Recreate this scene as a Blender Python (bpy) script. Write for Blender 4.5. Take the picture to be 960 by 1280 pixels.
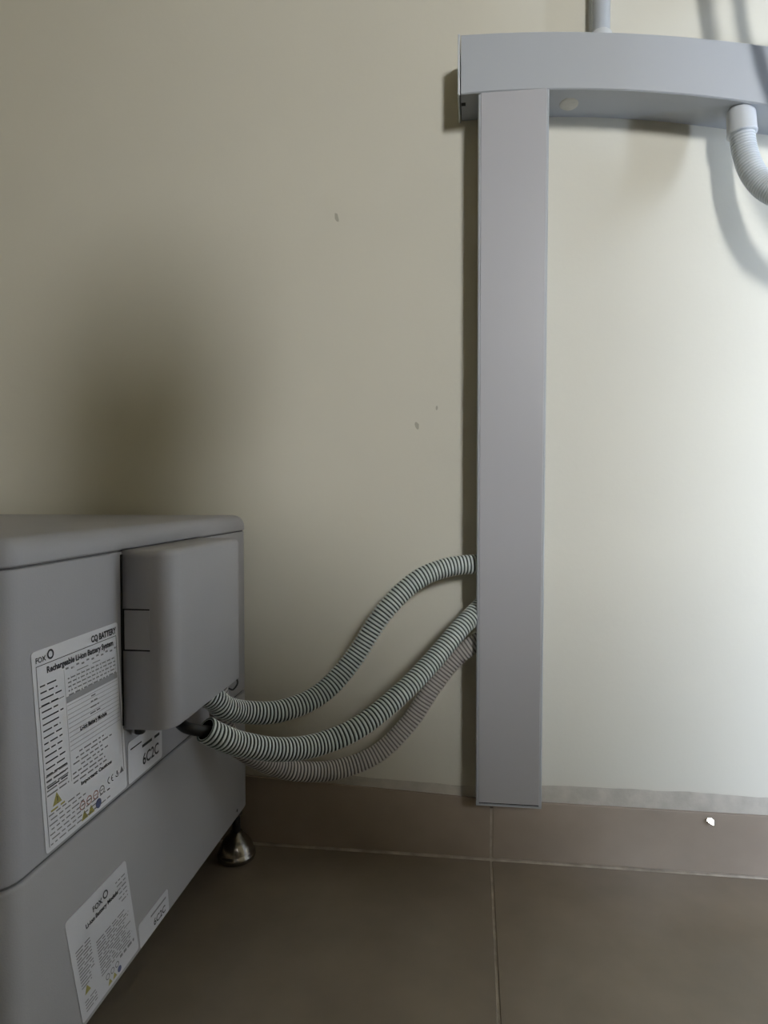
import bpy, bmesh, math, random
from mathutils import Vector, Matrix
random.seed(7)
for o in list(bpy.data.objects): bpy.data.objects.remove(o)
SC = bpy.context.scene; COL = SC.collection
PI = math.pi

# ---------------------------------------------------------------- camera
F, YAW, PITCH, PPX, CAM_H = 806.0, math.radians(6.911), math.radians(1.70), 493.5, 0.5607
cam_d = bpy.data.cameras.new('camera'); cam = bpy.data.objects.new('camera', cam_d); COL.objects.link(cam)
cam.location = (0, 0, CAM_H)
cam.rotation_euler = (PI/2 - PITCH, 0, YAW)
cam_d.sensor_fit = 'AUTO'; cam_d.sensor_width = 36; cam_d.lens = F/1280*36
cam_d.shift_x = -(PPX-480)/1280
cam_d.clip_start = 0.01
SC.camera = cam

# ---------------------------------------------------------------- world, light, exposure
SC.view_settings.view_transform = 'Standard'; SC.view_settings.look = 'None'
SC.view_settings.gamma = 1; SC.view_settings.use_curve_mapping = False
SC.view_settings.exposure = 0.07
w = bpy.data.worlds.new('sky'); SC.world = w; w.use_nodes = True
w.node_tree.nodes['Background'].inputs[0].default_value = (0.72, 0.82, 1.0, 1)
w.node_tree.nodes['Background'].inputs[1].default_value = 0.6

def area(name, loc, target, sx, sy, power, col):
    l = bpy.data.lights.new(name, 'AREA'); l.shape = 'RECTANGLE'; l.size = sx; l.size_y = sy
    l.energy = power; l.color = col
    o = bpy.data.objects.new(name, l); COL.objects.link(o); o.location = loc
    o.rotation_euler = (Vector(target)-Vector(loc)).to_track_quat('-Z', 'Y').to_euler()
    return o
KEY = area('rear_window_daylight', (1.15, -2.35, 1.72), (0.66, 0.98, 0.98), 0.34, 0.50, 14.6, (0.94, 0.957, 0.975))
KEY.data.spread = math.radians(72)      # beam narrowed so less of its light reaches the left wall
SIDE = area('right_door_daylight', (1.90, -0.17, 0.50), (0.4, 0.92, 0.50), 0.72, 0.95, 335, (0.66, 0.78, 1.0))

# ---------------------------------------------------------------- helpers
def ray(x, y):
    u = (x-PPX)/F; v = -(y-640)/F
    Y = math.cos(PITCH)+v*math.sin(PITCH); z = -math.sin(PITCH)+v*math.cos(PITCH)
    return Vector((u*math.cos(YAW)-Y*math.sin(YAW), u*math.sin(YAW)+Y*math.cos(YAW), z))
ORI = Vector((0, 0, CAM_H))
def at(x, y, Y):                     # a place seen in the photo, at its own distance Y into the room
    d = ray(x, y); return ORI + d*(Y/d.y)

def tag(o, label=None, cat=None, group=None, kind=None):
    if label: o['label'] = label
    if cat: o['category'] = cat
    if group: o['group'] = group
    if kind: o['kind'] = kind
    return o
def link_mesh(name, bm, mats, parent=None, smooth=False):
    me = bpy.data.meshes.new(name)
    bmesh.ops.recalc_face_normals(bm, faces=bm.faces[:])
    bm.to_mesh(me); bm.free()
    for m in (mats if isinstance(mats, (list, tuple)) else [mats]): me.materials.append(m)
    if smooth:
        for p in me.polygons: p.use_smooth = True
    o = bpy.data.objects.new(name, me); COL.objects.link(o)
    if parent: o.parent = parent
    return o
def empty(name, loc=(0, 0, 0)):
    o = bpy.data.objects.new(name, None); COL.objects.link(o); o.location = loc
    o.empty_display_size = 0.02
    return o
def child_world(o, parent):          # keep world geometry while parenting to an Empty that is only translated
    o.parent = parent
    o.matrix_parent_inverse = Matrix.Translation(-parent.location) if parent.type == 'EMPTY' else Matrix()
    return o
def new(name, bm, mats, parent=None, smooth=False, label=None):
    o = link_mesh(name, bm, mats, None, smooth)
    if parent is not None: child_world(o, parent)
    if label: o['label'] = label
    return o

def add_box(bm, x0, x1, y0, y1, z0, z1, bev=0.0, seg=2):
    r = bmesh.ops.create_cube(bm, size=1)
    vs = r['verts']
    for v in vs:
        v.co = Vector((x0+(v.co.x+.5)*(x1-x0), y0+(v.co.y+.5)*(y1-y0), z0+(v.co.z+.5)*(z1-z0)))
    if bev:
        es = list({e for v in vs for e in v.link_edges})
        bmesh.ops.bevel(bm, geom=es, offset=bev, segments=seg, profile=.5, affect='EDGES')
def box(*a, **k):
    bm = bmesh.new(); add_box(bm, *a, **k); return bm
def bridge(bm, A, B, closed=True, mi=0):
    n = len(A)
    for i in range(n if closed else n-1):
        f = bm.faces.new((A[i], A[(i+1) % n], B[(i+1) % n], B[i])); f.material_index = mi
def loft(rings, cap0=True, cap1=True, bm=None):
    bm = bm or bmesh.new(); prev = None
    for k, r in enumerate(rings):
        cur = [bm.verts.new(p) for p in r]
        if prev: bridge(bm, prev, cur)
        elif cap0: bm.faces.new(cur)
        prev = cur
    if cap1: bm.faces.new(prev)
    return bm
def rr(x0, x1, y0, y1, r, n=6):
    out = []
    for cx, cy, a0 in ((x1-r, y1-r, 0), (x0+r, y1-r, 90), (x0+r, y0+r, 180), (x1-r, y0+r, 270)):
        for i in range(n+1):
            a = math.radians(a0+90*i/n); out.append((cx+r*math.cos(a), cy+r*math.sin(a)))
    return out
def rounded_prism(x0, x1, y0, y1, r, z0, z1, b0, b1, n=6, m=5):
    prof = []
    for i in range(m+1):
        a = PI/2*i/m; prof.append((z0+b0*(1-math.sin(a)), b0*(1-math.cos(a))))
    prof = prof[::1]
    prof = [(z0+b0*(1-math.cos(PI/2*i/m)), b0*(1-math.sin(PI/2*i/m))) for i in range(m+1)] if b0 else [(z0, 0)]
    top = [(z1-b1*(1-math.sin(PI/2*i/m)), b1*(1-math.cos(PI/2*i/m))) for i in range(m+1)] if b1 else [(z1, 0)]
    rings = []
    for z, d in prof+top:
        rings.append([(x, y, z) for x, y in rr(x0+d, x1-d, y0+d, y1-d, max(r-d, .0008), n)])
    return loft(rings)
def lathe(profile, loc, axis=Vector((0, 0, 1)), seg=28, cap=True, bm=None):
    q = Vector((0, 0, 1)).rotation_difference(axis.normalized()); loc = Vector(loc)
    rings = [[loc+q @ Vector((r*math.cos(2*PI*i/seg), r*math.sin(2*PI*i/seg), z)) for i in range(seg)] for r, z in profile]
    return loft(rings, cap, cap, bm)
def catmull(pts, step=0.0012):
    pts = [Vector(p) for p in pts]
    P = [pts[0]*2-pts[1]]+pts+[pts[-1]*2-pts[-2]]
    fine = []
    for i in range(1, len(P)-2):
        p0, p1, p2, p3 = P[i-1:i+3]
        for k in range(40):
            t = k/40
            fine.append(.5*((2*p1)+(p2-p0)*t+(2*p0-5*p1+4*p2-p3)*t*t+(3*p1-p0-3*p2+p3)*t**3))
    fine.append(pts[-1])
    for _ in range(12):              # relax small kinks
        fine = [fine[0]]+[(fine[i-1]+fine[i]*2+fine[i+1])/4 for i in range(1, len(fine)-1)]+[fine[-1]]
    out = [fine[0]]; acc = 0
    L = [0]
    for a, b in zip(fine, fine[1:]): L.append(L[-1]+(b-a).length)
    n = max(2, int(L[-1]/step)); j = 0
    for k in range(n+1):
        s = L[-1]*k/n
        while j < len(L)-2 and L[j+1] < s: j += 1
        t = (s-L[j])/max(1e-9, L[j+1]-L[j]); out.append(fine[j].lerp(fine[j+1], t))
    return out[1:]
def frames(path):
    T = [(path[min(i+1, len(path)-1)]-path[max(i-1, 0)]).normalized() for i in range(len(path))]
    n = T[0].orthogonal().normalized(); out = []
    for t in T:
        n = (n-t*n.dot(t)).normalized(); out.append((n, t.cross(n)))
    return out
def tube(path, radius, seg=18, cap=True, bm=None):
    fr = frames(path); bm = bm or bmesh.new(); prev = None
    for i, (p, (n, b)) in enumerate(zip(path, fr)):
        r = radius(i) if callable(radius) else radius
        cur = [bm.verts.new(p+(n*math.cos(2*PI*k/seg)+b*math.sin(2*PI*k/seg))*r) for k in range(seg)]
        if prev: bridge(bm, prev, cur)
        elif cap: bm.faces.new(cur)
        prev = cur
    if cap: bm.faces.new(prev)
    return bm
def corrugated(pts, R, pitch, depth, groove=.38, seg=20, wall=.003):
    """ringed hose: raised ribs (material 0), recessed web between them (material 1), dark bore (material 2)"""
    K = 30
    path = catmull(pts, pitch/K); fr = frames(path); bm = bmesh.new(); prev = None
    g = 1-groove
    prof = ((0, R-depth, 1), (.03, R-.18*depth, 1), (.15*g/.6, R, 0), (.78*g, R, 0), (g-.03, R-.18*depth, 0), (g, R-depth, 1))
    n_p = (len(path)-1)//K
    for c in range(n_p):
        for o_, r, m in prof:
            i = c*K+int(round(o_*K)); p, (n, b) = path[i], fr[i]
            cur = [bm.verts.new(p+(n*math.cos(2*PI*k/seg)+b*math.sin(2*PI*k/seg))*r) for k in range(seg)]
            if prev: bridge(bm, prev, cur, True, m)
            else: first = cur
            prev = cur
    path = path[:i+1]
    for ring, idx in ((first, 0), (prev, len(path)-1)):      # open ends with a visible wall thickness and bore
        n, b = fr[idx]; d = (path[3]-path[0]) if idx == 0 else (path[-4]-path[-1]); d = d.normalized()
        inner = [bm.verts.new(path[idx]+(n*math.cos(2*PI*k/seg)+b*math.sin(2*PI*k/seg))*(R-wall)) for k in range(seg)]
        deep = [bm.verts.new(path[idx]+d*.03+(n*math.cos(2*PI*k/seg)+b*math.sin(2*PI*k/seg))*(R-wall-.001)) for k in range(seg)]
        bridge(bm, ring, inner, True, 0); bridge(bm, inner, deep, True, 2)
        f = bm.faces.new(deep); f.material_index = 2
    return bm

# ---------------------------------------------------------------- materials
def mat(name, col, rough=.5, metal=0.0, noise=0.0, nscale=6.0, bump=0.0, bscale=200.0, spec=.5, coat=0.0, col2=None):
    m = bpy.data.materials.new(name); m.use_nodes = True; nt = m.node_tree; N = nt.nodes; L = nt.links
    bs = N['Principled BSDF']
    bs.inputs['Base Color'].default_value = (*col, 1); bs.inputs['Roughness'].default_value = rough
    bs.inputs['Metallic'].default_value = metal
    bs.inputs['Specular IOR Level'].default_value = spec
    bs.inputs['Coat Weight'].default_value = coat
    tc = N.new('ShaderNodeTexCoord')
    if noise or col2:
        nz = N.new('ShaderNodeTexNoise'); nz.inputs['Scale'].default_value = nscale; nz.inputs['Detail'].default_value = 5
        rp = N.new('ShaderNodeValToRGB')
        c2 = col2 or tuple(max(0, c*(1-noise)) for c in col); c1 = tuple(min(1, c*(1+noise*.4)) for c in col)
        rp.color_ramp.elements[0].color = (*c2, 1); rp.color_ramp.elements[1].color = (*c1, 1)
        rp.color_ramp.elements[0].position = .3; rp.color_ramp.elements[1].position = .7
        L.new(tc.outputs['Object'], nz.inputs['Vector']); L.new(nz.outputs['Fac'], rp.inputs['Fac'])
        L.new(rp.outputs['Color'], bs.inputs['Base Color'])
    if bump:
        n2 = N.new('ShaderNodeTexNoise'); n2.inputs['Scale'].default_value = bscale; n2.inputs['Detail'].default_value = 3
        bp = N.new('ShaderNodeBump'); bp.inputs['Strength'].default_value = bump; bp.inputs['Distance'].default_value = .001
        L.new(tc.outputs['Object'], n2.inputs['Vector']); L.new(n2.outputs['Fac'], bp.inputs['Height'])
        L.new(bp.outputs['Normal'], bs.inputs['Normal'])
    return m
M_WALL = mat('cream_wall_paint', (.635, .61, .52), .75, noise=.035, nscale=3.5, bump=.25, bscale=90, spec=.25)
M_SHELL = mat('plain_room_paint', (.70, .625, .45), .85, noise=.03, nscale=2)
M_TILE = mat('taupe_glazed_tile', (.27, .222, .168), .22, noise=.14, nscale=9, bump=.04, bscale=30, spec=.45)
M_SKIRT = mat('taupe_glazed_skirting', (.35, .285, .225), .20, noise=.14, nscale=9, bump=.04, bscale=30, spec=.5)
M_GROUT = mat('pale_grout', (.44, .375, .30), .9, noise=.35, nscale=40)
M_MORTAR = mat('rough_grey_mortar', (.48, .44, .37), .95, noise=.15, nscale=45, bump=.5, bscale=160)
M_CASE = mat('grey_powder_coat', (.385, .383, .41), .55, noise=.04, nscale=5, bump=.12, bscale=700, spec=.35)
M_CASE2 = mat('grey_powder_coat_lower', (.375, .37, .38), .55, noise=.04, nscale=5, bump=.12, bscale=700, spec=.35)
M_COVER = mat('grey_moulded_plastic', (.38, .378, .40), .5, noise=.03, nscale=7, bump=.1, bscale=500, spec=.4)
M_GAP = mat('dark_seam', (.012, .012, .012), .9)
M_SEAM = mat('grey_seam', (.13, .13, .13), .9)
M_PVC = mat('grey_white_pvc', (.43, .455, .49), .42, noise=.03, nscale=4, spec=.4)
M_PVC_LID = mat('grey_white_pvc_lid', (.43, .43, .455), .40, noise=.03, nscale=3, spec=.4)
M_PVC_H = mat('bluish_grey_pvc_lid', (.43, .455, .49), .40, noise=.03, nscale=3, spec=.4)
M_PVC_PIPE = mat('white_pvc_pipe', (.60, .63, .66), .4, spec=.4)
M_RIB = mat('pale_conduit_rib', (.62, .675, .655), .42, spec=.4)
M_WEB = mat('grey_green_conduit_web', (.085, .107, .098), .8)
M_RIB3 = mat('warm_grey_conduit_rib', (.53, .50, .47), .5, spec=.35)
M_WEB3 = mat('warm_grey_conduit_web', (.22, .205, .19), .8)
M_RIBP = mat('pale_plastic_hose', (.60, .64, .67), .4, spec=.4)
M_WEBP = mat('pale_plastic_hose_groove', (.50, .54, .57), .5)
M_BORE = mat('dark_bore', (.01, .01, .01), .9)
M_RUBBER = mat('black_cable_jacket', (.012, .012, .013), .45)
M_STEEL = mat('brushed_steel', (.36, .34, .31), .24, metal=1.0, bump=.05, bscale=300)
M_DARKSTEEL = mat('dark_steel', (.06, .06, .06), .4, metal=.8)
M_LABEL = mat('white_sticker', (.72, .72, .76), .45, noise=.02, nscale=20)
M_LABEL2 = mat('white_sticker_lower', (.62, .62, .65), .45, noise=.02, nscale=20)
M_INK = mat('black_ink', (.03, .03, .035), .5)
M_INKG = mat('grey_ink', (.22, .22, .23), .5)
M_INKL = mat('light_grey_ink', (.33, .33, .345), .5)
M_YEL = mat('yellow_ink', (.38, .34, .10), .5)
M_RED = mat('red_ink', (.42, .22, .19), .5)
M_BLUE = mat('blue_ink', (.10, .12, .24), .5)
M_PATCH = mat('cream_filler', (.60, .585, .53), .9, noise=.15, nscale=60)
M_CABLE = mat('grey_cable_jacket', (.08, .08, .085), .6)
M_GLINT = mat('glint_mirror', (.9, .9, .93), .06, metal=1.0)
M_SCUFF = mat('grey_scuff', (.40, .38, .31), .9)
M_GLAZE = mat('glossy_glaze', (.75, .75, .78), .05, spec=.8)

# ---------------------------------------------------------------- setting
WY, SY = 0.989, 0.981            # wall face, skirting face
XL, XR, YR, ZC = -1.15, 1.27, -2.6, 2.6
wall = new('wall_back', box(XL-.1, XR+.1, WY, WY+.12, -.1, ZC), M_WALL); tag(wall, kind='structure')
tag(new('wall_left', box(XL-.1, XL, YR, WY, -.1, ZC), M_SHELL), kind='structure')
bm = bmesh.new()                  # right wall with a door opening
add_box(bm, XR, XR+.06, YR, .44, -.1, ZC); add_box(bm, XR, XR+.06, .84, WY, -.1, ZC); add_box(bm, XR, XR+.06, .44, .84, 2.05, ZC)
tag(new('wall_right', bm, M_SHELL), kind='structure')
bm = bmesh.new()                  # rear wall with a window opening
add_box(bm, XL-.1, .85, YR-.1, YR, -.1, ZC); add_box(bm, 1.22, XR+.1, YR-.1, YR, -.1, ZC)
add_box(bm, .85, 1.22, YR-.1, YR, -.1, 1.3); add_box(bm, .85, 1.22, YR-.1, YR, 2.2, ZC)
tag(new('wall_rear', bm, M_SHELL), kind='structure')
tag(new('ceiling', box(XL-.1, XR+.1, YR-.1, WY+.1, ZC, ZC+.1), M_SHELL), kind='structure')

floor = new('floor', box(XL-.1, XR+.1, YR-.1, WY+.05, -.06, -.0015), M_GROUT); tag(floor, kind='structure')
JX, TS, GP = 0.0295, 0.60, 0.0034
tile_me = None
for i in range(-2, 4):
    for j in range(6):
        x0, x1 = JX+i*TS+GP/2, JX+(i+1)*TS-GP/2
        y1, y0 = SY-.0035-j*TS, SY-.0035-(j+1)*TS+GP
        cx0, cx1, cy0 = max(x0, XL), min(x1, XR), max(y0, YR)
        if cx1-cx0 < .02 or y1-cy0 < .02: continue
        if abs(cx0-x0)+abs(cx1-x1)+abs(cy0-y0) < 1e-6:
            if tile_me is None:
                o = new('floor_tile', box(0, TS-GP, 0, TS-GP, -.010, 0, bev=.0007, seg=1), M_TILE); tile_me = o.data
            else:
                o = bpy.data.objects.new('floor_tile', tile_me); COL.objects.link(o)
            o.location = (x0, y0, 0); o.parent = floor
        else:
            new('floor_tile', box(cx0, cx1, cy0, y1, -.010, 0, bev=.0007, seg=1), M_TILE, floor)

# skirting: a row of tiles, the left one set slightly crooked
skirt = new('baseboard_back', box(XL, XR, SY+.0013, WY+.002, 0, .079), M_GROUT); tag(skirt, kind='structure')
def skirt_tile(xa, xb, za, zb):
    bm = box(xa, xb, SY, SY+.0045, .0022, .08, bev=.0011, seg=2)
    for v in bm.verts:
        if v.co.z > .04: v.co.z += (za+(zb-za)*(v.co.x-xa)/(xb-xa))-.08
    return new('skirting_tile', bm, M_SKIRT, skirt)
skirt_tile(JX-.6, JX-.002, .1185, .0925); skirt_tile(JX+.002, JX+.6, .0922, .0905)
skirt_tile(JX-1.15, JX-.604, .1190, .1185); skirt_tile(JX+.604, XR, .0905, .0905)
def strip(xa, xb, zlo, zhi, y0, step=.012, jit=.0014):       # rough mortar left above the skirting
    bm = bmesh.new(); prev = None; n = int((xb-xa)/step); h = 0
    for i in range(n+1):
        x = xa+(xb-xa)*i/n; h = h*.8+random.uniform(-jit, jit)*.6
        a, b = zlo(x), zhi(x)+h
        ring = [bm.verts.new(p) for p in ((x, WY+.001, a), (x, y0, a), (x, y0+.0015, a+(b-a)*.6), (x, WY-.0006, b), (x, WY+.001, b))]
        if prev: bridge(bm, prev, ring)
        else: bm.faces.new(ring)
        prev = ring
    bm.faces.new(prev); return bm
ztop = lambda x: (.0905 if x > JX else .0925+(JX-x)*.0434)
new('mortar_bead', strip(JX-.6, XR, lambda x: ztop(x)-.004, lambda x: ztop(x)+(.026 if x > .1 else .014), WY-.0028), M_MORTAR, skirt)
new('floor_grout_line', strip(JX-.6, XR, lambda x: -.001, lambda x: .0024, SY-.0035, .01, .0012), M_GROUT, skirt)

# two small scuffs in the paint
for (px, py, w_, h_, a) in ((421, 272, .0035, .010, .5), (521, 532, .004, .009, .6), (546, 510, .002, .004, 0)):
    c = at(px, py, WY); bm = bmesh.new(); ring = []
    for k in range(10):
        t = 2*PI*k/10; u, v = w_*math.cos(t)*random.uniform(.6, 1), h_*math.sin(t)*random.uniform(.7, 1)
        ring.append(bm.verts.new((c.x+u*math.cos(a)+v*math.sin(a)*-1*.6, WY-.0003, c.z+v*math.cos(a)+u*math.sin(a))))
    bm.faces.new(ring); new('paint_scuff', bm, M_SCUFF, wall)

# ---------------------------------------------------------------- battery cabinet
BX, BXL, BY0, BY1 = -.3407, -.96, .424, .950
ZB, ZS, ZL, ZT = .0845, .2638, .504, .527

def text_mesh(s, size, bold=0.0, align='LEFT'):
    c = bpy.data.curves.new('t', 'FONT'); c.body = s; c.size = size; c.align_x = align; c.offset = bold
    c.resolution_u = 3
    o = bpy.data.objects.new('t', c); COL.objects.link(o)
    dg = bpy.context.evaluated_depsgraph_get(); dg.update()
    me = bpy.data.meshes.new_from_object(o.evaluated_get(dg))
    bpy.data.objects.remove(o); bpy.data.curves.remove(c)
    return me
class Plate:
    """a flat sticker on the battery's right side: u along +y, v along +z from its lower left corner, with a slight skew"""
    def __init__(s, parent, name, y0, z0, w, h, skew=0, m=M_LABEL, label=None):
        s.y0, s.z0, s.w, s.h, s.skew = y0, z0, w, h, skew
        bm = loft([[s.pt(u, v, d) for u, v in rr(0, w, 0, h, .003, 3)] for d in (0, .0005)])
        s.o = new(name, bm, m, parent, label=label)
    def pt(s, u, v, d=.0008): return Vector((BX+d, s.y0+u-s.skew*v, s.z0+v))
    def add(s, name, bm, m, label=None): 
        o = new(name, bm, m, None, label=label); o.parent = s.o
        o.matrix_parent_inverse = s.o.matrix_parent_inverse.inverted() @ Matrix() if False else Matrix()
        return o
    def quad(s, bm, u0, u1, v0, v1, d=.0008):
        bm.faces.new([bm.verts.new(s.pt(*q, d)) for q in ((u0, v0), (u1, v0), (u1, v1), (u0, v1))])
    def text(s, name, body, u, v, size, width=None, bold=0.0, m=None, align='LEFT'):
        me = text_mesh(body, size, bold, align)
        xs = [p.co.x for p in me.vertices]; k = 1
        if width: k = width/(max(xs)-min(xs))
        for p in me.vertices: p.co = s.pt(u+p.co.x*k, v+p.co.y)
        me.materials.clear(); me.materials.append(m or M_INK)
        o = bpy.data.objects.new(name, me); COL.objects.link(o); o.parent = s.o
        return o
    def words(s, bm, u0, u1, v, h, fill=.75, mean=.006):     # illegible small print: word-long dashes
        u = u0
        while u < u1:
            wd = min(random.uniform(.4, 1.6)*mean, u1-u); s.quad(bm, u, u+wd, v, v+h); u += wd+mean*.35*(1.2-fill)*2
    def ngon(s, bm, u, v, r, n, rot=0.0, d=.0008, ry=None):
        bm.faces.new([bm.verts.new(s.pt(u+r*math.cos(rot+2*PI*k/n), v+(ry or r)*math.sin(rot+2*PI*k/n), d)) for k in range(n)])
    def ring(s, bm, u, v, r, t, n=16, a0=0, a1=2*PI):
        A = [bm.verts.new(s.pt(u+r*math.cos(a0+(a1-a0)*k/n), v+r*math.sin(a0+(a1-a0)*k/n))) for k in range(n+1)]
        B = [bm.verts.new(s.pt(u+(r-t)*math.cos(a0+(a1-a0)*k/n), v+(r-t)*math.sin(a0+(a1-a0)*k/n))) for k in range(n+1)]
        bridge(bm, A, B, False)

# --- lower module
low = empty('battery_module', ((BX+BXL)/2, (BY0+BY1)/2, 0))
tag(low, 'lower grey battery module standing on steel feet on the brown tiled floor', 'battery', 'stacked grey battery modules')
new('housing', rounded_prism(BXL, BX, BY0, BY1, .024, ZB, ZS-.0012, .004, .003), M_CASE2, low, True)
bm = rounded_prism(BXL+.006, BX-.003, BY0+.003, BY1-.003, .022, ZS-.003, ZS+.0015, 0, 0)
new('seam', bm, M_SEAM, low)
for fx in (-.3585, -.91):
    for fy in (.938, .475):
        ft = new('foot', lathe([(.0245, 0), (.0275, .002), (.0288, .006), (.0284, .0105), (.0268, .0120), (.0262, .0150), (.0240, .0220), (.0205, .0285), (.0150, .0345), (.0105, .0380), (.0092, .0420)], (fx, fy, 0), seg=32), M_STEEL, low, True, 'round steel levelling foot')
        st = new('stem', lathe([(.0062, .040), (.0062, ZB+.004)], (fx, fy, 0), seg=16), M_DARKSTEEL, None, True); st.parent = ft
        nt_ = new('nut', lathe([(.0100, ZB-.016), (.0100, ZB-.008)], (fx, fy, 0), seg=6), M_STEEL, None); nt_.parent = ft
new('screw', lathe([(.0022, 0), (.002, .0008)], (BX-.0004, .895, .0965), Vector((1, 0, 0)), 10), M_DARKSTEEL, low)

# --- upper module with lid and cable cover
up = empty('battery_module', ((BX+BXL)/2, (BY0+BY1)/2, ZS))
tag(up, 'upper grey battery module with flat lid and bulging cable cover, on the lower module', 'battery', 'stacked grey battery modules')
new('housing', rounded_prism(BXL, BX, BY0, BY1, .024, ZS+.0012, ZL-.0009, .003, .0015), M_CASE, up, True)
new('seam', rounded_prism(BXL+.006, BX-.002, BY0+.002, BY1-.002, .022, ZL-.002, ZL+.002, 0, 0), M_SEAM, up)
new('lid', rounded_prism(BXL, BX+.0006, BY0, BY1+.0005, .024, ZL+.0009, ZT, .002, .016, m=7), M_CASE, up, True, 'flat lid with rounded edges')
CX1, CY0, CY1, CZ0, CZ1 = -.2900, .590, .778, .3285, .5045
cov_bm = bmesh.new()
out = [(BX-.001, CY0)]
R_ = .020
for i in range(9):
    a = -PI/2+PI/2*i/8; out.append((CX1-R_+R_*math.cos(a), CY0+R_+R_*math.sin(a)))
R2 = .008
for i in range(5):
    a = PI/2*i/4; out.append((CX1-R2+R2*math.cos(a), CY1-R2+R2*math.sin(a)))
out.append((BX-.001, CY1))
cc = Vector((BX, (CY0+CY1)/2))
rings = []
for z, d in ((CZ0+.010, .006), (CZ0, .005), (CZ0, .0010), (CZ0+.0012, 0), (CZ1-.006, 0), (CZ1-.0035, .0008), (CZ1-.0012, .0032), (CZ1, .0065)):
    rr_ = []
    for x, y in out:
        nx = x-d if x > BX else x
        ny = min(max(y, CY0+d), CY1-d); rr_.append((nx, ny, z))
    rings.append(rr_)
cover = new('cable_cover', loft(rings), M_COVER, up, True, 'bulging grey cable cover with a snap latch')
def cchild(name, bm, m, smooth=False, label=None):
    o = new(name, bm, m, None, smooth, label); o.parent = cover; return o
cchild('cover_gap', box(BX-.002, BX+.0016, CY0-.0012, CY0+.004, CZ0+.004, CZ1-.004), M_GAP)  # gap beside the cover, its shade given as a dark strip
TX1, TZ0, TZ1 = -.3115, .4070, .4470
bm = bmesh.new()
add_box(bm, BX, TX1, CY0-.0004, CY0+.003, TZ1-.0006, TZ1+.0007); add_box(bm, BX, TX1, CY0-.0004, CY0+.003, TZ0-.0007, TZ0+.0006)
add_box(bm, BX+.0004, BX+.0032, CY0-.0004, CY0+.003, TZ0, TZ1)
cchild('latch_gap', bm, M_GAP)
cchild('latch_tab', box(BX+.0032, TX1, CY0-.0006, CY0+.003, TZ0+.0008, TZ1-.0008, bev=.0004, seg=1), M_COVER)
cchild('cover_screw', lathe([(.0040, -.009), (.0052, -.008), (.0052, 0), (.004, .001)], (BX+.009, CY0+.016, CZ0-.0005), seg=14), M_DARKSTEEL, True)
# cable glands in the underside of the cover
for gx, gy, l in ((-.316, .655, .020), (-.317, .705, .012)):
    new('cable_gland', lathe([(.011, 0), (.011, -l*.5), (.0095, -l*.55), (.0095, -l)], (gx, gy, CZ0+.006), seg=12), M_PVC_PIPE, up, False, 'pale cable gland')
clip = catmull([(-.3000, .766, CZ0+.004), (-.2945, .772, CZ0+.001), (-.2915, .770, CZ0-.006), (-.2950, .764, CZ0-.012), (-.3000, .762, CZ0-.010)], .0008)
new('wire_clip', tube(clip, .0011, 8), M_DARKSTEEL, up, True)

# --- large rating sticker on the upper module
pl = Plate(up, 'rating_sticker', .4735, .2690, .1225, .1672, skew=.085, label='white rating sticker printed with small black text')
W, Hh = pl.w, pl.h
pl.text('brand_text', 'FOX', .004, Hh-.0098, .0062, bold=.00012)
bm = bmesh.new(); pl.ring(bm, .0225, Hh-.0062, .0042, .0016); pl.add('brand_ring', bm, M_INK)
pl.text('title_text', 'CQ BATTERY', W-.0440, Hh-.0100, .0080, .0405, bold=.0004)
bm = bmesh.new()
pl.quad(bm, .004, W-.004, Hh-.0128, Hh-.0122); pl.quad(bm, .004, .0045, .004, Hh-.0122); pl.quad(bm, W-.0045, W-.004, .02, Hh-.0122)
pl.quad(bm, .004, .0355, Hh-.0462, Hh-.0457)
pl.add('frame_line', bm, M_INK)
pl.text('heading_text', 'Rechargeable Li-ion Battery System', .0165, Hh-.0205, .0072, .096, bold=.00028)
bm = bmesh.new()
for k in range(17): pl.words(bm, .007, random.uniform(.026, .034), Hh-.030-k*.0053, .0012, .95, .013)
pl.add('column_text', bm, M_INK)
bm = bmesh.new()
for k in range(11): pl.words(bm, .040+k*.0074, .040+k*.0074+.004, Hh-.0245-.0012*(k % 2), .0016, .9, .004)
pl.words(bm, .055, .090, Hh-.0295, .0008, .9, .03)
for r in range(5):
    pl.words(bm, .042, W-.008, Hh-.0335-r*.0036, .0012, .6, .0045)
pl.add('table_text', bm, M_INKG)
bm = bmesh.new()
pl.quad(bm, .0385, W-.006, Hh-.0535, Hh-.0480, .00065)
for k in range(25):
    v = Hh-.0560-k*.0040
    if v < .068: break
    pl.quad(bm, .039, W-.006, v, v+.0004)
for u in (.0375,): pl.quad(bm, u, u+.0004, .045, Hh-.024)
for k in range(10): pl.quad(bm, .046+k*.0075, .0463+k*.0075, Hh-.0535, Hh-.031)
pl.add('table_grid', bm, M_INKL)
bm = bmesh.new()
for k, v in enumerate((.1085, .1035, .0985, .093)): pl.words(bm, .073-.001*k, .080+.002*k, v, .0013, .9, .006)
pl.add('table_values', bm, M_INKG)
pl.text('module_heading', 'Li-ion Battery Module', .0540, .0840, .0052, .041, bold=.0002)
bm = bmesh.new()
for k in range(7): pl.words(bm, .040+random.uniform(0, .012)*(k < 4), W-.014-random.uniform(0, .025), .0660-k*.0041, .0013, .7, .007)
for k in range(7): pl.words(bm, .006+.002*(k % 2), .040+random.uniform(0, .06), .0290-k*.0041, .0012, .7, .007)
for k in range(5): pl.words(bm, .006, .034, .062-k*.0040, .0013, .9, .010)
pl.add('small_print', bm, M_INKG)
pl.text('precaution_heading', 'Important: Cautions', .050, .0355, .0046, .048, bold=.0002)
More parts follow.
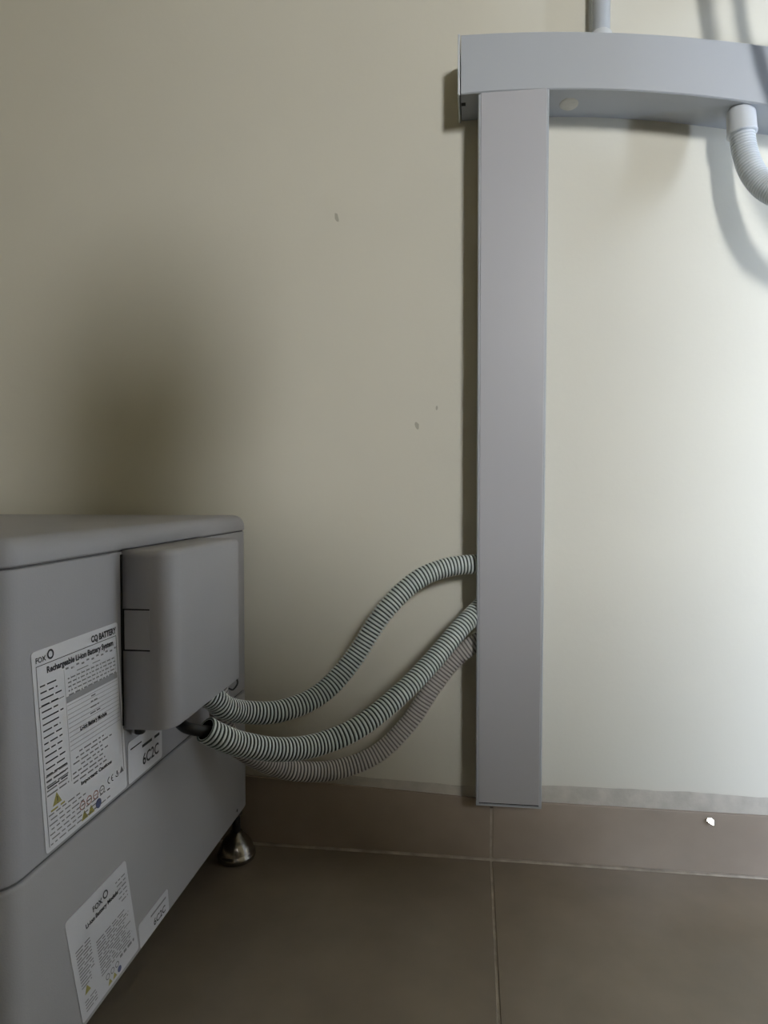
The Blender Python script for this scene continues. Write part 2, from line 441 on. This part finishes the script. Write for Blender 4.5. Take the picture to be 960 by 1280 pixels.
bm = bmesh.new(); pl.ngon(bm, .0175, .0385, .0068, 3, PI/2); pl.add('warning_triangle', bm, M_YEL)
bm = bmesh.new(); pl.quad(bm, .0171, .0179, .0375, .0418, .0012); pl.quad(bm, .0171, .0179, .0358, .0366, .0012); pl.add('warning_mark', bm, M_INK)
bm = bmesh.new(); pl.words(bm, .009, .027, .0315, .0016, .95, .02); pl.add('warning_text', bm, M_YEL)
for k, u in enumerate((.050, .060, .070, .080)):
    bm = bmesh.new(); pl.ring(bm, u, .0170, .0042, .0011, 14)
    pl.quad(bm, u-.0026, u+.0026, .0166, .0174); pl.add('prohibition_sign', bm, M_RED if k < 3 else M_INKG)
for u in (.052, .062):
    bm = bmesh.new(); pl.ngon(bm, u, .0060, .0056, 3, PI/2); pl.add('hazard_triangle', bm, M_YEL)
bm = bmesh.new(); pl.ngon(bm, .0735, .0072, .0045, 16); pl.add('mandatory_sign', bm, M_BLUE)
bm = bmesh.new(); pl.ring(bm, .0930, .0205, .0034, .0009, 10, PI*.5, PI*1.5); pl.ring(bm, .0990, .0205, .0034, .0009, 10, PI*.5, PI*1.5)
pl.quad(bm, .0956, .0985, .0201, .0209); pl.add('conformity_mark', bm, M_INK)
bm = bmesh.new(); pl.ring(bm, .1060, .0210, .0032, .0009, 10, -PI*.9, 0); pl.quad(bm, .1052, .1068, .0200, .0240); pl.quad(bm, .0880, .0925, .0120, .0132); pl.add('disposal_mark', bm, M_INK)
bm = bmesh.new(); pl.ngon(bm, .1140, .0210, .0042, 3, PI/2); pl.add('recycling_mark', bm, M_INKG)

# --- small serial sticker beside it (its square code is left out)
sp = Plate(up, 'serial_sticker', .5985, .2690, .0700, .0420, skew=0, label='small white serial sticker reading 6C2C')
sp.text('serial_text', '6C2C', .0275, .0085, .0165, .034, bold=.0003)
bm = bmesh.new(); sp.words(bm, .0270, .0640, .0270, .0030, .95, .03); sp.words(bm, .004, .026, .0335, .0014, .9, .02); sp.add('serial_line', bm, M_INK)

# --- stickers of the lower module
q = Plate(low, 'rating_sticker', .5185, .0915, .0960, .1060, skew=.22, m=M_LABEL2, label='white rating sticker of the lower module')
w_, h_ = q.w, q.h
q.text('brand_text', 'FOX', .0365, h_-.0165, .0075, bold=.0002)
bm = bmesh.new(); q.ring(bm, .0575, h_-.0120, .0042, .0015); q.add('brand_ring', bm, M_INK)
q.text('heading_text', 'Li-ion Battery Module', .0240, h_-.0245, .0062, .052, bold=.0002)
bm = bmesh.new()
for k in range(13): q.words(bm, .006, .027-.006*(k > 9), h_-.036-k*.0032, .0012, .95, .014)
for k in range(13): q.words(bm, .034, w_-.006-random.uniform(0, .012), h_-.048-k*.0031, .0012, .85, .010)
for k in range(6): q.words(bm, .074+random.uniform(0, .006), w_-.005, h_-.013-k*.0048, .0014, .8, .007)
for k in range(4): q.words(bm, .007, .024, .016-k*.0032, .0012, .9, .012)
q.add('small_print', bm, M_INKG)
bm = bmesh.new(); q.ngon(bm, .0130, .0260, .0052, 3, PI/2); q.add('warning_triangle', bm, M_YEL)
for k, u in enumerate((.042, .050, .058)):
    bm = bmesh.new(); q.ring(bm, u, .0135, .0032, .0010, 12); q.add('prohibition_sign', bm, M_INKG)
for u in (.044, .052):
    bm = bmesh.new(); q.ngon(bm, u, .0055, .0040, 3, PI/2); q.add('hazard_triangle', bm, M_YEL)
bm = bmesh.new(); q.ngon(bm, .0605, .0062, .0033, 14); q.add('mandatory_sign', bm, M_BLUE)
bm = bmesh.new(); q.words(bm, .064, .090, .0155, .0030, .6, .005); q.add('mark_row', bm, M_INKG)
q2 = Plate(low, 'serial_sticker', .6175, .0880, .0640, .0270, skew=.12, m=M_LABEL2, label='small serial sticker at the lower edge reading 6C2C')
q2.text('serial_text', '6C2C', .0290, .0055, .0110, .026, bold=.0002)
bm = bmesh.new(); q2.words(bm, .0240, .0580, .0190, .0022, .95, .03); q2.add('serial_line', bm, M_INKG)

# ---------------------------------------------------------------- trunking
def poly(c, x): return c[0]+c[1]*x+c[2]*x*x
XEND = .64
def zt_(x):
    xx = min(x, .385); z = poly((1.1968, -.0228, -.264), xx); s = -.0228-2*.264*.385
    return z+(x-xx)*s*.8
def zb_(x):
    xx = min(x, .385); z = poly((1.1162, .0085, -.318), xx); s = .0085-2*.318*.385
    return z+(x-xx)*s*.8
def duct_bm(y0, y1, dz, xa, xb, bev=.0015, n=40):
    rings = []
    for i in range(n+1):
        x = xa+(xb-xa)*i/n; a, b = zb_(x)+dz, zt_(x)-dz
        rings.append([(x, y0+bev, a), (x, y1, a), (x, y1, b), (x, y0+bev, b), (x, y0, b-bev), (x, y0, a+bev)])
    return loft(rings)
hd = empty('cable_trunking', (.3, WY, zb_(.3)))
tag(hd, 'horizontal grey-white plastic cable trunking across the top of the wall, bowing at right', 'trunking')
new('channel', duct_bm(.9300, WY+.0005, .0022, -.0190, XEND, .0004), M_PVC, hd)
new('cover_strip', duct_bm(.9195, .9400, 0, -.0185, XEND), M_PVC_H, hd)
cap = new('end_cap', box(-.0232, -.0200, .9190, WY+.0005, zb_(-.02)-.001, zt_(-.02)+.001, bev=.0010), M_PVC_PIPE, hd)
c = at(578, 126, .945)
new('slot', box(-.0185, -.0125, .9410, .9490, zb_(-.015)+.0005, zb_(-.015)+.0030), M_GAP, hd, label='small black slot by the end cap')
new('end_cap', box(XEND-.001, XEND+.003, .9190, WY+.0005, zb_(XEND)-.001, zt_(XEND)+.001, bev=.001), M_PVC_PIPE, hd)
c = at(712, 129, .955)
new('filler_patch', lathe([(.0170, .0021), (.0160, .0012), (.010, .0004)], (c.x+.003, .958, zb_(c.x)+.0008), seg=18), M_PATCH, hd, True, 'cream blob of filler')

vt = empty('cable_trunking', (.054, WY, .113))
tag(vt, 'vertical grey-white plastic cable trunking running down the wall to the skirting tiles', 'trunking')
def vx(z): t = (z-.113)/1.0; return (.0059-.0004*t, .0981+.0041*t)
def vduct(y0, y1, z0, z1, inl, bev=.0015, n=2):
    rings = []
    for i in range(n+1):
        z = z0+(z1-z0)*i/n; a, b = vx(z); a += inl; b -= inl
        rings.append([(a+bev, y0, z), (b-bev, y0, z), (b, y0+bev, z), (b, y1, z), (a, y1, z), (a, y0+bev, z)])
    return loft(rings)
VZ1 = 1.1148
new('channel', vduct(.9198, WY+.0005, .1200, VZ1-.0006, 0), M_PVC, vt)
new('cover_strip', vduct(.9186, .9215, .1180, VZ1, .0035, .0006), M_PVC_LID, vt)
capb = bmesh.new()
a, b = vx(.113)
add_box(capb, a, b, .9196, WY-.009, .1125, .1150, bev=.0006)
add_box(capb, a, a+.004, .9200, WY-.009, .1145, .1205); add_box(capb, b-.004, b, .9200, WY-.009, .1145, .1205)
new('end_cap', capb, M_PVC, vt)
new('end_gap', box(a+.004, b-.004, .9225, WY-.010, .1149, .1201), M_GAP, vt)

# conduit leaving the underside of the trunking at right
cd = empty('flexible_conduit', (.364, .955, zb_(.364)))
tag(cd, 'pale ribbed conduit with smooth coupling curving down from the horizontal trunking at right', 'conduit')
ctop = at(926, 128, .942); cbot = at(927.5, 168, .942)
ax = (cbot-ctop).normalized()
top_ = Vector((ctop.x, .942, zb_(ctop.x)+.003)); bot_ = cbot.copy(); L_ = (bot_-top_).length
new('coupling', lathe([(.0172, 0), (.0180, .003), (.0187, L_-.003), (.0191, L_-.002), (.0191, L_), (.0165, L_+.0005)], top_, bot_-top_, 32), M_PVC_PIPE, cd, True, 'smooth white coupling')
hp = [top_.lerp(bot_, .7), bot_, at(931, 190, .940), at(939, 212, .932), at(952, 230, .922), at(968, 241, .908), at(990, 249, .890), at(1030, 254, .862), at(1080, 250, .835)]
new('hose', corrugated(hp, .0158, .0042, .0009, seg=28), [M_RIBP, M_WEBP, M_BORE], cd, True)

# pipe rising from the top of the trunking
pp = empty('conduit_pipe', (.1790, .968, zt_(.179)))
tag(pp, 'straight pale pipe rising out of the top of the horizontal trunking', 'pipe')
new('pipe', lathe([(.0125, zt_(.179)-.004), (.0125, 2.2)], (.1790, .9690, 0), seg=24), M_PVC_PIPE, pp, True)
new('socket', lathe([(.0145, zt_(.179)-.003), (.0150, zt_(.179)+.030), (.0128, zt_(.179)+.032)], (.1790, .9690, 0), seg=24), M_PVC_PIPE, pp, True)

# ---------------------------------------------------------------- three hoses between battery and vertical trunking
def P(*a): return [at(*q) if len(q) == 3 and q[0] > 5 else Vector(q) for q in a]
G = 'ribbed hoses between the battery and the trunking'
def hose(label, pts, R, mats, depth=.0024):
    o = new('corrugated_hose', corrugated(pts, R, .00515, depth, groove=.36), mats, None, True)
    tag(o, label, 'hose', G); return o
hose('topmost pale ribbed hose, rising in an S from the cable cover to the trunking',
     P((-.3145, .700, .3345), (266, 873, .722), (280, 884, .738), (305, 890, .765), (350, 889, .80), (400, 868, .84), (440, 826, .87), (480, 765, .892), (520, 726, .915), (560, 709, .935), (607, 704, .953)), .0142, [M_RIB, M_WEB, M_BORE])
hose('middle pale ribbed hose with a dark open end below the cable cover',
     P((257, 912, .655), (275, 921, .668), (300, 930, .69), (350, 937, .73), (400, 930, .77), (450, 908, .80), (500, 868, .84), (540, 827, .88), (575, 786, .915), (604, 756, .950)), .0140, [M_RIB, M_WEB, M_BORE])
hose('lowest warm grey ribbed hose, sagging nearest to the skirting tiles',
     P((-.3140, .752, .3345), (282, 915, .77), (305, 938, .79), (340, 956, .825), (375, 964, .85), (420, 962, .880), (470, 943, .905), (510, 905, .925), (540, 860, .938), (570, 822, .948), (607, 795, .956)), .0135, [M_RIB3, M_WEB3, M_BORE], .0012)
cab = catmull(P((-.316, .655, CZ0+.002), (-.312, .652, CZ0-.012), (232, 909, .645), (247, 913, .650), (262, 915, .660), (285, 924, .678)), .002)
tag(new('power_cable', tube(cab, .0062, 14), M_RUBBER, None, True), 'black cable entering the dark open end of the middle ribbed hose', 'cable')

# ---------------------------------------------------------------- cables above and to the right, seen by their shadows
for lab, r, pts in (('thin grey cable above the horizontal trunking, its shadow a narrow dark streak', .0055, [(.318, .885, 2.3), (.325, .885, 1.6), (.341, .885, 1.33), (.352, .885, 1.235), (.362, .885, 1.207), (.385, .885, 1.202), (.45, .885, 1.21), (.9, .885, 1.40)]),
                    ('thick grey cable above the horizontal trunking, its shadow a wide dark streak', .0088, [(.368, .870, 2.3), (.376, .870, 1.6), (.394, .870, 1.33), (.407, .870, 1.225), (.420, .870, 1.200), (.445, .870, 1.192), (.50, .872, 1.20), (.9, .875, 1.36)]),
                    ('dark cable hanging in front of the right end of the trunking', .0085, [(.33, .84, 2.3), (.345, .83, 1.6), (.368, .82, 1.30), (.388, .82, 1.19), (.412, .82, 1.10), (.47, .80, .98), (.62, .76, .90), (.9, .72, .95)])):
    tag(new('hanging_cable', tube(catmull(pts, .01), r, 12), M_CABLE, None, True), lab, 'cable')

# small shiny scrap added on the skirting, tilted to mirror the window as a glint
fc = at(887.5, 1026, SY-.001); to_cam = (ORI-fc).normalized(); to_win = (Vector((1.15, -2.35, 1.90))-fc).normalized()
nrm = (to_cam+to_win).normalized(); t1 = nrm.orthogonal().normalized(); t2 = nrm.cross(t1)
up_ = Vector((0, 0, 1)); t2 = (up_-nrm*up_.dot(nrm)).normalized(); t1 = t2.cross(nrm)
fc = fc+Vector((0, -.0022, 0))
shape = ((-.0044, .0010), (-.0030, .0042), (.0010, .0040), (.0044, .0018), (.0040, -.0046), (-.0012, -.0022))
bm = loft([[fc+t1*u+t2*v-nrm*.0022 for u, v in shape], [fc+t1*u+t2*v for u, v in shape]])
tag(new('glint_facet', bm, M_GLINT), 'tiny shiny scrap added on the skirting at right, angled to glint white', 'facet')

# ---------------------------------------------------------------- the photographer, crouching behind the viewpoint
def build_person():
    hx = .138
    V = [(hx+.02, -.72, .42, .135), (hx+.02, -.66, .56, .130), (hx+.01, -.56, .72, .140), (hx, -.47, .885, .125), (hx, -.44, .945, .066), (hx, -.40, 1.00, .066),
         (hx, -.375, 1.075, .100), (hx, -.375, 1.145, .086)]
    E = [(0, 1), (1, 2), (2, 3), (3, 4), (4, 5), (5, 6), (6, 7)]
    def chain(root, pts):
        p = root
        for q in pts: V.append(q); E.append((p, len(V)-1)); p = len(V)-1
        return p
    tips = []
    for s in (-1, 1):
        chain(0, [(hx+.02+s*.12, -.68, .40, .095), (hx+s*.22, -.34, .50, .068), (hx+s*.21, -.47, .28, .056), (hx+s*.20, -.60, .085, .040), (hx+s*.22, -.46, .040, .036), (hx+s*.23, -.38, .032, .026)])
        tips.append(chain(3, [(hx+s*.19, -.46, .895, .070), (hx+s*.27, -.34, .66, .046), (hx+s*.16-.03, -.20, .57, .034), (s*.075, -.115, .545, .026), (s*.060, -.085, .548, .022)]))
    me = bpy.data.meshes.new('person'); me.from_pydata([v[:3] for v in V], E, [])
    o = bpy.data.objects.new('person', me); COL.objects.link(o)
    m = o.modifiers.new('skin', 'SKIN'); m.use_smooth_shade = True
    for i, d in enumerate(me.skin_vertices[0].data):
        d.radius = (V[i][3], V[i][3]); d.use_root = (i == 0)
    sb = o.modifiers.new('sub', 'SUBSURF'); sb.levels = sb.render_levels = 2
    dg = bpy.context.evaluated_depsgraph_get(); dg.update()
    me2 = bpy.data.meshes.new_from_object(o.evaluated_get(dg)); o.modifiers.clear(); o.data = me2; bpy.data.meshes.remove(me)
    me2.materials.clear()
    for mm in (M_SKIN, M_SHIRT, M_TROUSER): me2.materials.append(mm)
    for p in me2.polygons:
        c = p.center; p.use_smooth = True
        p.material_index = 0 if (c.z > .955 or (c.y > -.24 and c.z < .64)) else (2 if c.z < .53 else 1)
    for v in me2.vertices:           # face: brow, nose, chin
        if v.co.z > 1.0 and v.co.y > -.36:
            dx, dz = (v.co.x-hx)/.018, (v.co.z-1.07)/.022
            v.co.y += .022*math.exp(-dx*dx-dz*dz)
    tag(o, 'person in a dark shirt crouching behind the viewpoint, arms stretched forward', 'person')
    bm = bmesh.new(); bmesh.ops.create_uvsphere(bm, u_segments=20, v_segments=12, radius=1)
    for v in bm.verts: v.co = Vector((hx+v.co.x*.096, -.392+v.co.y*.098, 1.138+v.co.z*.084))
    for v in list(bm.verts):
        if v.co.y > -.335 and v.co.z < 1.15: v.co.y = -.345
    h = link_mesh('hair', bm, M_HAIR, None, True); h.parent = o
    for s in (-1, 1):
        bm = bmesh.new(); bmesh.ops.create_uvsphere(bm, u_segments=12, v_segments=8, radius=1)
        for v in bm.verts: v.co = Vector((hx+s*.096+v.co.x*.010, -.385+v.co.y*.018, 1.07+v.co.z*.030))
        e = link_mesh('ear', bm, M_SKIN, None, True); e.parent = o
        bm = bmesh.new(); bmesh.ops.create_uvsphere(bm, u_segments=12, v_segments=8, radius=.011)
        for v in bm.verts: v.co += Vector((hx+s*.033, -.285, 1.10))
        e = link_mesh('eye', bm, M_RIB, None, True); e.parent = o
        for k in range(5):           # fingers curled round the camera
            a = (k-1.5)*.017 if k < 4 else .0
            b0 = Vector((s*.060, -.085, .548+a*.9))
            pts = [b0, b0+Vector((-s*.008, .018, a*.2)), b0+Vector((-s*.022, .026, a*.2)), b0+Vector((-s*.034, .020, a*.1))] if k < 4 else [Vector((s*.062, -.10, .566)), Vector((s*.045, -.10, .585)), Vector((s*.028, -.088, .590))]
            fo = link_mesh('finger' if k < 4 else 'thumb', tube(catmull(pts, .004), .0078 if k < 4 else .009, 10), M_SKIN, None, True); fo.parent = o
    return o
M_SKIN = mat('skin', (.42, .27, .19), .5); M_SHIRT = mat('dark_shirt', (.05, .055, .07), .9); M_TROUSER = mat('dark_trousers', (.04, .04, .05), .9)
M_HAIR = mat('black_hair', (.012, .010, .009), .6)
build_person()

# ---------------------------------------------------------------- the cupboard added behind the photographer, unseen, to shade the lower wall
cb = empty('blocker', (.71, -1.25, 0)); tag(cb, 'waist-high brown cupboard added unseen behind the viewpoint to shade the lower wall', 'blocker')
M_WOOD = mat('brown_blocker_board', (.16, .11, .07), .6, noise=.3, nscale=12)
new('body', box(.22, 1.20, -1.45, -1.02, .06, 1.03, bev=.002), M_WOOD, cb)
new('plinth', box(.25, 1.17, -1.43, -1.06, 0, .061), M_WOOD, cb)
new('worktop', box(.20, 1.22, -1.46, -.99, 1.03, 1.06, bev=.003), M_WOOD, cb)
for x0 in (.225, .715):
    d_ = new('door', box(x0, x0+.48, -1.0215, -1.002, .07, 1.02, bev=.002), M_WOOD, cb)
    h_ = new('handle', lathe([(.006, 0), (.006, .02), (.012, .024), (.012, .030)], (x0+(0.44 if x0 < .5 else .04), -1.003, .62), Vector((0, 1, 0)), 14), M_STEEL, None, True); h_.parent = d_
